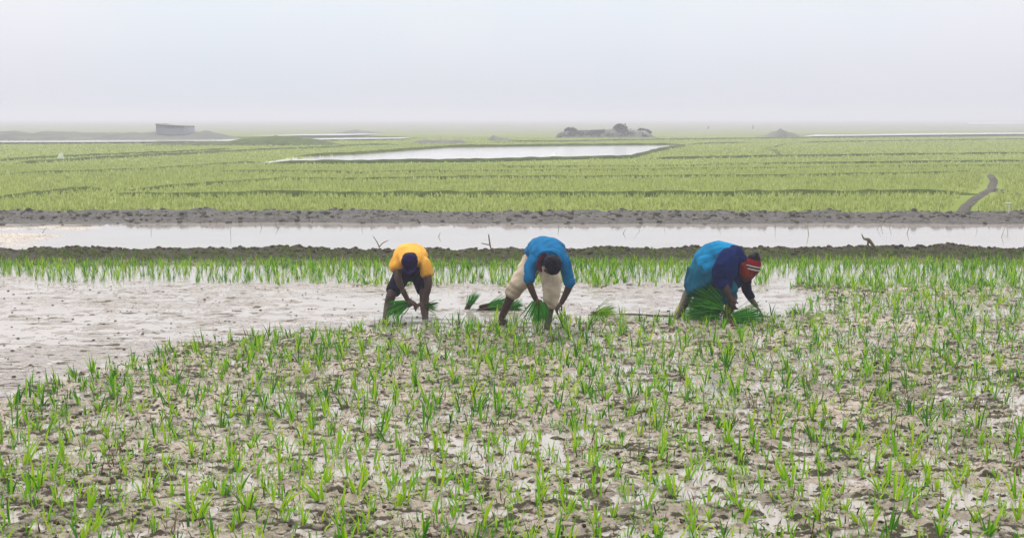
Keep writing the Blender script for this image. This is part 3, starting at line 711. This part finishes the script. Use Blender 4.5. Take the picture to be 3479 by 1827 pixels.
for pts in ([J(893, 545, -.21), J(886, 600, -.22)], [J(1368, 600, -.17), J(1374, 655, -.17)]):
    L = Loft(); L.tube(pts, [.064, .066], cap=.3); L.fuse('cuff', M['blue'], .006, 2, .006, 20, 4, parent=sh, loc=wl)
L = Loft()   # collar arc round the neck
L.tube([J(990, 330, -.27), J(1040, 275, -.30), J(1140, 262, -.32), J(1220, 300, -.30), J(1262, 360, -.28)], [.012, .017, .018, .017, .012], n=6)
L.fuse('collar', M['blue'], .005, 2, parent=sh, loc=wl)
L = Loft()
L.tube([J(1015, 350, .50), J(1020, 420, .40)], [(.17, .13), (.15, .1)])
L.tube([J(930, 380, .46), J(835, 545, .345), J(722, 700, .22), J(672, 775, .25)], [(.125, .125), (.118, .12), (.094, .096), (.080, .078)], cap=.3)
L.tube([J(1115, 380, .44), J(1150, 600, .26), J(1150, 790, .10), J(1145, 925, .11)], [(.125, .125), (.108, .11), (.09, .094), (.08, .084)], cap=.3)
L.fuse('trousers', M['beige'], .008, 3, .018, 8, 8, parent=w, loc=wl, stretch=(1, 1, 1.6))
L = Loft()
u = Vector((.05, -1, -.15)).normalized()
L.ell(hc+Vector((.012, -.02, .022)), (.092, .10, .088)); L.ell(hc+Vector((.02, -.055, -.02)), (.082, .06, .082))
L.fuse('hair', M['hair'], .006, 2, .008, 22, 9, parent=w, loc=wl)
L = Loft(); L.tube([J(1075, 300, -.27), J(1020, 370, -.29), J(1000, 450, -.29), J(1030, 500, -.28)], [(.014, .025), (.02, .03), (.02, .03), (.012, .015)], n=5)
L.fuse('neck_scarf', M['maroon'], .006, 3, .004, 20, 12, parent=w, loc=wl)
# --- left worker: yellow T-shirt, navy shorts
Y1, J = mk(1250, 780, 3.865, 1180)
w = empty('person', (J(500, 1180).x, Y1+.1, 0)); wl = w.location.copy()
tag(w, 'man in a yellow T-shirt and dark shorts bending over between his hands', 'person', 'farm workers planting rice')
L = Loft()
L.tube([J(560, 420, .44), J(565, 350, .25), J(565, 350, .05), J(555, 400, -.13)], [(.14, .11), (.13, .10), (.14, .10), (.15, .09)])
L.tube([J(555, 400, -.13), J(552, 425, -.24), J(550, 440, -.30)], [.07, .055, .06])
hc = J(550, 430, -.34); head(L, hc, (.02, .25, -1), (0, -1, -.25), .98)
ank = J(232, 1160, .04)
L.tube([J(470, 520, .42), J(318, 830, .16), J(275, 980, .16), ank, J(222, 1215, .0)], [.085, .060, .056, .036, .034])
foot(L, J(226, 1200, 0), (-.3, -1, -.1))
L.tube([J(660, 520, .42), J(735, 820, .16), J(740, 980, .16), J(752, 1160, .04), J(755, 1215, 0)], [.085, .060, .056, .038, .036])
foot(L, J(755, 1200, 0), (.2, -1, -.1))
L.tube([J(400, 430, -.12), J(400, 650, -.22), J(520, 920, -.2)], [.05, .043, .028], n=6)
L.tube([J(745, 450, -.12), J(795, 700, -.18), J(738, 955, -.18)], [.05, .046, .030], n=6)
hand(L, J(520, 920, -.2), (.85, -.2, -.45), (.2, .3, -.9), (.3, -.9, .3), .6)
hand(L, J(738, 955, -.18), J(640, 1000, -.2)-J(738, 955, -.18), (-.1, .3, -1), (-.3, -1, 0), .6)
L.fuse('body', M['skin'], .0052, 3, parent=w, loc=wl)
L = Loft()
L.tube([J(560, 470, .50), J(562, 385, .36), J(565, 330, .20), J(562, 330, .04), J(556, 385, -.12), J(553, 410, -.2)], [(.16, .13), (.175, .13), (.185, .13), (.195, .125), (.19, .105), (.12, .07)])
L.tube([J(450, 400, -.08), J(378, 430, -.12), J(368, 520, -.18)], [.085, .078, .068], n=6, cap=.4)
L.tube([J(670, 400, -.08), J(745, 450, -.12), J(775, 590, -.16)], [.085, .080, .068], n=6, cap=.4)
L.fuse('shirt', M['yellow'], .008, 4, .018, 7, 13, parent=w, loc=wl)
L = Loft()
L.tube([J(565, 500, .46), J(565, 570, .36)], [(.165, .13), (.15, .1)])
L.tube([J(475, 530, .42), J(395, 690, .29), J(325, 820, .18)], [(.115, .115), (.10, .10), (.084, .084)], cap=.3)
L.tube([J(655, 530, .42), J(705, 690, .29), J(735, 800, .18)], [(.115, .115), (.10, .10), (.084, .084)], cap=.3)
L.tube([J(520, 470, .1), J(560, 540, .15), J(600, 470, .1)], [.1, .1, .1])
L.fuse('shorts', M['navy'], .008, 4, .009, 8, 17, parent=w, loc=wl)
cp_ = Loft(); cp_.ell(hc+Vector((0, -.03, .015)), (.096, .098, .094)); 
cap = cp_.fuse('cap', M['indigo'], .006, 2, .003, 20, 5, parent=w, loc=wl)
L = Loft(); L.tube([hc+Vector((-.075, -.085, -.055)), hc+Vector((0, -.11, -.095)), hc+Vector((.075, -.085, -.055))], [(.028, .008), (.045, .008), (.028, .008)], up=(0, -.5, .9), n=5)
L.fuse('cap_brim', M['indigo'], .005, 1, parent=cap, loc=wl)
L = Loft(); L.ell(hc+Vector((0, .02, .055)), (.086, .085, .06)); L.fuse('hair', M['hair'], .006, 2, .006, 25, 6, parent=w, loc=wl)
# --- right worker: turquoise top, dark shawl, teal wrap, striped knitted cap
Y3, J = mk(2220, 790, 3.759, 1105)
w = empty('person', (J(650, 1105).x, Y3+.1, 0)); wl = w.location.copy()
tag(w, 'worker in turquoise top, teal wrap and red striped knitted cap reaching down', 'person', 'farm workers planting rice')
L = Loft()
L.tube([J(700, 380, .22), J(850, 290, .17), J(1000, 320, .12), J(1100, 370, .08)], [(.13, .13), (.12, .12), (.13, .13), (.11, .1)], up=(0, -1, 0))
L.tube([J(1100, 370, .08), J(1180, 410, .04), J(1220, 430, .02)], [.07, .055, .06])
hc = J(1245, 455, 0.0); FD = Vector((.45, -.35, -.85)); UP = Vector((.8, -.1, .45))
_, hs, hf, hu = head(L, hc, FD, UP, .98)
L.tube([J(650, 450, .3), J(470, 730, .26), J(395, 900, .16), J(310, 1080, .04), J(298, 1130, 0)], [.085, .062, .056, .036, .034])
foot(L, J(300, 1115, 0.0), (.4, -1, -.1))
L.tube([J(740, 470, .14), J(985, 800, -.02), J(985, 930, .06), J(930, 1085, .1), J(925, 1130, .1)], [.085, .064, .054, .038, .036])
foot(L, J(925, 1115, .1), (.6, -.8, -.1))
L.tube([J(980, 370, -.06), J(930, 690, -.20), J(985, 850, -.18)], [.05, .043, .028], n=6)
L.tube([J(1160, 500, .16), J(1195, 760, .10), J(1310, 930, .04)], [.05, .044, .028], n=6)
hand(L, J(985, 850, -.18), (.35, -.1, -1), (.6, .5, 0), (.6, -.6, 0), .45)
hand(L, J(1310, 930, .04), J(1385, 1040, .02)-J(1310, 930, .04), (-.8, .1, -.45), (-.4, -.8, 0), .45, 1.0, .8)
L.fuse('body', M['skin'], .0052, 3, parent=w, loc=wl)
L = Loft()
L.tube([J(655, 430, .24), J(730, 330, .22), J(850, 285, .17), J(980, 310, .12), J(1080, 360, .08), J(1140, 400, .06)], [(.165, .15), (.175, .165), (.165, .16), (.15, .14), (.12, .10), (.08, .075)], up=(0, -1, 0))
L.tube([J(690, 350, .18), J(715, 440, .14), J(760, 500, .06)], [(.17, .15), (.20, .15), (.15, .12)], up=(0, -1, 0), cap=.4)
L.fuse('sweater', M['cyan'], .008, 4, .016, 6, 23, parent=w, loc=wl)
L = Loft()
L.tube([J(720, 400, .2), J(690, 470, .20), J(670, 600, .14), J(700, 690, .10)], [(.20, .15), (.22, .18), (.245, .19), (.27, .19)], up=(0, 1, 0), cap=.2)
L.tube([J(660, 430, .28), J(555, 600, .25), J(490, 715, .22)], [(.12, .13), (.11, .12), (.085, .1)], cap=.4)
L.tube([J(760, 480, .14), J(900, 660, .04), J(985, 780, -.01)], [(.14, .14), (.13, .14), (.085, .11)], cap=.4)
L.tube([J(480, 730, .22), J(620, 790, .12), J(800, 790, .04), J(900, 800, 0.0), J(1030, 790, .0)], [(.035, .06), (.04, .08), (.05, .09), (.06, .1), (.04, .07)], up=(0, 0, 1), n=6)
L.fuse('wrap_skirt', M['teal'], .008, 4, .022, 7, 27, parent=w, loc=wl, stretch=(1.6, 1.6, .6))
L = Loft()   # dark blue shawl over shoulder and upper arm, falling to the elbow
L.tube([J(1020, 300, .02), J(960, 340, -.09), J(910, 500, -.17), J(880, 690, -.18)], [(.10, .075), (.125, .075), (.145, .07), (.11, .055)], up=(0, -1, 0), n=6, cap=.4)
L.tube([J(930, 300, .06), J(1040, 290, .06), J(1130, 350, .04)], [(.09, .13), (.11, .13), (.08, .10)], up=(0, -1, 0), n=6)
L.tube([J(1080, 330, .02), J(1050, 450, .04), J(1010, 600, .04), J(960, 700, .02)], [(.09, .09), (.12, .10), (.13, .10), (.10, .06)], up=(0, -1, 0), n=6)
L.fuse('shawl', M['royal'], .008, 4, .02, 7, 31, parent=w, loc=wl)
L = Loft()   # far sleeve
L.tube([J(1120, 430, .14), J(1170, 560, .16), J(1195, 740, .10), J(1262, 835, .06)], [.075, .068, .056, .042], n=6, cap=.3)
L.fuse('sleeve', M['navy'], .007, 3, .008, 12, 33, parent=w, loc=wl)
L = Loft()   # rust scarf wrapped round neck and cheek
L.tube([J(1140, 380, .06), J(1165, 450, -.01), J(1190, 530, -.03), J(1185, 590, 0)], [(.06, .075), (.078, .085), (.085, .08), (.05, .05)], up=(0, -1, 0), n=6)
L.tube([J(1250, 470, -.02), J(1230, 545, 0.0)], [.08, .055])
L.fuse('scarf', M['rust'], .007, 4, .008, 14, 37, parent=w, loc=wl)
# knitted cap: crown, red band, white rings, dark bobble side
A = (J(1300, 300, -.02)-J(1255, 480, -.02)).normalized(); cc = J(1268, 405, -.02)
side = A.cross(Vector((0, 1, 0))).normalized(); fr = side.cross(A)
RR = Matrix((side, fr, A)).transposed()
L = Loft(); L.ell(cc, (.098, .105, .105), RR); caph = L.fuse('knitted_cap', M['red'], .006, 2, .002, 30, 3, parent=w, loc=wl)
L = Loft(); L.ell(cc+A*.055+side*.0, (.078, .088, .075), RR); L.ell(cc+A*.115-side*.01, (.035, .04, .035), RR); L.fuse('cap_crown', M['hair'], .006, 2, .003, 30, 4, parent=caph, loc=wl)
def ring(c, r1, r2, th, wd, name, mt):
    V = []; F = []; n = 40
    for i in range(n):
        a = 2*math.pi*i/n
        for k, (dr, dz) in enumerate(((-th, -wd), (th, -wd), (th*1.3, 0), (th, wd), (-th, wd))):
            V.append(c+side*math.cos(a)*(r1+dr)+fr*math.sin(a)*(r2+dr)+A*dz-Vector(wl))
    for i in range(n):
        for k in range(5): F.append((i*5+k, i*5+(k+1) % 5, ((i+1) % n)*5+(k+1) % 5, ((i+1) % n)*5+k))
    o = obj(name, pymesh(name, V, F, M[mt]), caph); return o
ring(cc-A*.052, .090, .096, .006, .010, 'white_stripe', 'white'); ring(cc-A*.018, .0975, .104, .004, .006, 'white_stripe', 'white')
ring(cc-A*.034, .094, .101, .005, .008, 'dark_stripe', 'hair'); ring(cc-A*.072, .078, .084, .008, .012, 'cap_edge', 'red')
# ------------------------------------------------------------------ seedling bundles
J = lambda cx, cy, dy=0.: P(1250+cx/3.865, 780+cy/3.865, Y1+dy)
bundle('fan of dark green seedlings held low by the man in the yellow T-shirt', J(520, 975, -.2), (-1, -.1, -.32), 130, .27, .55, .5, .05)
bundle('green seedlings jutting out behind the yellow-shirted man\'s leg', J(770, 1000, .12), (1, 0, -.05), 60, .15, .6, .3, .04)
J = lambda cx, cy, dy=0.: P(1550+cx/3.56, 780+cy/3.56, Y2+dy)
bundle('green seedlings hanging from the hand of the man in the blue shirt', J(1005, 870, -.23), (-.1, -.1, -1), 190, .27, .6, .2, .065, .011, rootlen=.02)
def lying(label, X, Y, d, **k):
    p = G(X, Y, 0); bundle(label, p+Vector((0, 0, .03)), d, **k)
lying('small upright tuft of cut seedlings, leftmost in the bare mud', 1550+150/3.56, 780+960/3.56, (.5, 0, .9), n=70, ln=.22, spread=.35, droop=.1, wid=.035)
lying('seedling bundle lying on the mud behind the blue-shirted man\'s back foot', 1550+380/3.56, 780+975/3.56, (1, .1, .22), n=150, ln=.30, spread=.45, droop=.35, wid=.05, rootlen=.12)
lying('seedling bundle lying flat between the blue-shirted man\'s legs', 1550+640/3.56, 780+975/3.56, (1, .1, .22), n=110, ln=.2, spread=.7, droop=.3, wid=.05)
lying('loose seedling bundle with dark roots on bare mud between the two right workers', 1550+1700/3.56, 780+1045/3.56, (1, .0, .18), n=110, ln=.25, spread=.55, droop=.3, wid=.05, rootlen=.07, mt='leaf')
def g3(cx, cy): return 2220+cx/3.759, 790+cy/3.759
X, Y = g3(800, 1085)
root = None
p = G(X, Y, 0)
bundle('big heap of dark green seedlings under the turquoise-clad worker', p+Vector((.02, -.02, .10)), (-1, -.1, .38), 760, .42, .75, .5, .18, .012)
X, Y = g3(930, 1095); lying('yellow-green seedlings leaning up against the turquoise-clad worker\'s front leg', X, Y, (-.05, 0, 1), n=60, ln=.24, spread=.35, droop=.1, wid=.05, mt='leaf')
X, Y = g3(1010, 1150); lying('flat mat of seedlings on the mud under the turquoise-clad worker\'s reaching hand', X, Y, (1, 0, .06), n=260, ln=.38, spread=.4, droop=.25, wid=.085)
# rope-like dark drain of mud left of the right worker
a = G(2160, 1071, .0); b = G(2300, 1075, .0); c = G(2080, 1068, 0)
L = Loft(); L.tube([c+Vector((0, 0, .004)), a+Vector((0, .02, .008)), a.lerp(b, .5)+Vector((0, -.02, .006)), b+Vector((0, 0, .006))], [.008, .012, .013, .008], n=8, segs=6)
tag(obj('stick', pymesh('stick', L.V, L.F, M['root'])), 'long thin dark stick lying on the mud left of the turquoise-clad worker', 'stick')
# ------------------------------------------------------------------ haze
bm_ = [(-6500, -60, -1.3), (6500, -60, -1.3), (6500, 7500, -1.3), (-6500, 7500, -1.3), (-6500, -60, 7), (6500, -60, 7), (6500, 7500, 7), (-6500, 7500, 7)]
hz = obj('haze', pymesh('haze', bm_, [(3, 2, 1, 0), (4, 5, 6, 7), (0, 1, 5, 4), (1, 2, 6, 5), (2, 3, 7, 6), (3, 0, 4, 7)], M['mud'], False))
hm = bpy.data.materials.new('haze_air'); hm.use_nodes = True; nt = hm.node_tree; nt.nodes.clear()
out = nt.nodes.new('ShaderNodeOutputMaterial'); pv = nt.nodes.new('ShaderNodeVolumePrincipled')
pv.inputs['Color'].default_value = (.70, .71, .775, 1); pv.inputs['Density'].default_value = .0027; pv.inputs['Anisotropy'].default_value = .2
nt.links.new(pv.outputs[0], out.inputs['Volume']); hz.data.materials.clear(); hz.data.materials.append(hm); tag(hz, kind='stuff')
# ------------------------------------------------------------------ world and sun
EL, AZ = math.radians(52), math.radians(-25)          # high veiled sun beyond the field, a little left
wd = bpy.data.worlds.new('World'); S.world = wd; wd.use_nodes = True; nt = wd.node_tree; nt.nodes.clear()
out = nt.nodes.new('ShaderNodeOutputWorld')
sky = nt.nodes.new('ShaderNodeTexSky'); sky.sky_type = 'NISHITA'; sky.sun_disc = False; sky.sun_elevation = EL; sky.sun_rotation = AZ
sky.dust_density = 6; sky.air_density = 1.5
bg1 = nt.nodes.new('ShaderNodeBackground'); bg1.inputs[1].default_value = .1; nt.links.new(sky.outputs[0], bg1.inputs[0])
tc = nt.nodes.new('ShaderNodeTexCoord'); sx = nt.nodes.new('ShaderNodeSeparateXYZ'); nt.links.new(tc.outputs['Generated'], sx.inputs[0])
rp = ramp(nt, [(0, (.69, .695, .765)), (.06, (.79, .805, .875)), (.10, (.82, .85, .92)), (.22, (1.25, 1.24, 1.26)), (.5, (2.0, 1.97, 1.95)), (1, (2.5, 2.45, 2.4))])
nt.links.new(sx.outputs['Z'], rp.inputs[0])
nz = nt.nodes.new('ShaderNodeTexNoise'); nz.inputs['Scale'].default_value = 2.2; nz.inputs['Detail'].default_value = 5; nt.links.new(tc.outputs['Generated'], nz.inputs['Vector'])
rz = ramp(nt, [(.3, (.90, .985, 1.0)), (.5, (1, 1, 1)), (.7, (1.03, 1.0, .99))]); nt.links.new(nz.outputs[0], rz.inputs[0])
mm = nt.nodes.new('ShaderNodeMix'); mm.data_type = 'RGBA'; mm.blend_type = 'MULTIPLY'; mm.inputs[0].default_value = 1
nt.links.new(rp.outputs[0], mm.inputs[6]); nt.links.new(rz.outputs[0], mm.inputs[7])
bg2 = nt.nodes.new('ShaderNodeBackground'); bg2.inputs[1].default_value = 1.0; nt.links.new(mm.outputs[2], bg2.inputs[0])
ms = nt.nodes.new('ShaderNodeMixShader'); ms.inputs[0].default_value = .9
nt.links.new(bg1.outputs[0], ms.inputs[1]); nt.links.new(bg2.outputs[0], ms.inputs[2]); nt.links.new(ms.outputs[0], out.inputs[0])
sl = bpy.data.lights.new('sun', 'SUN'); sl.energy = 2.0; sl.angle = math.radians(8); sl.color = (1, .95, .86)
so = link(bpy.data.objects.new('sun', sl)); sd = Vector((math.sin(AZ)*math.cos(EL), math.cos(AZ)*math.cos(EL), math.sin(EL)))
so.rotation_euler = sd.to_track_quat('Z', 'Y').to_euler()
S.view_settings.view_transform = 'Standard'; S.view_settings.look = 'None'; S.view_settings.gamma = 1; S.view_settings.exposure = .17
S.cycles.volume_bounces = 0; S.cycles.max_bounces = 6; S.cycles.use_denoising = True
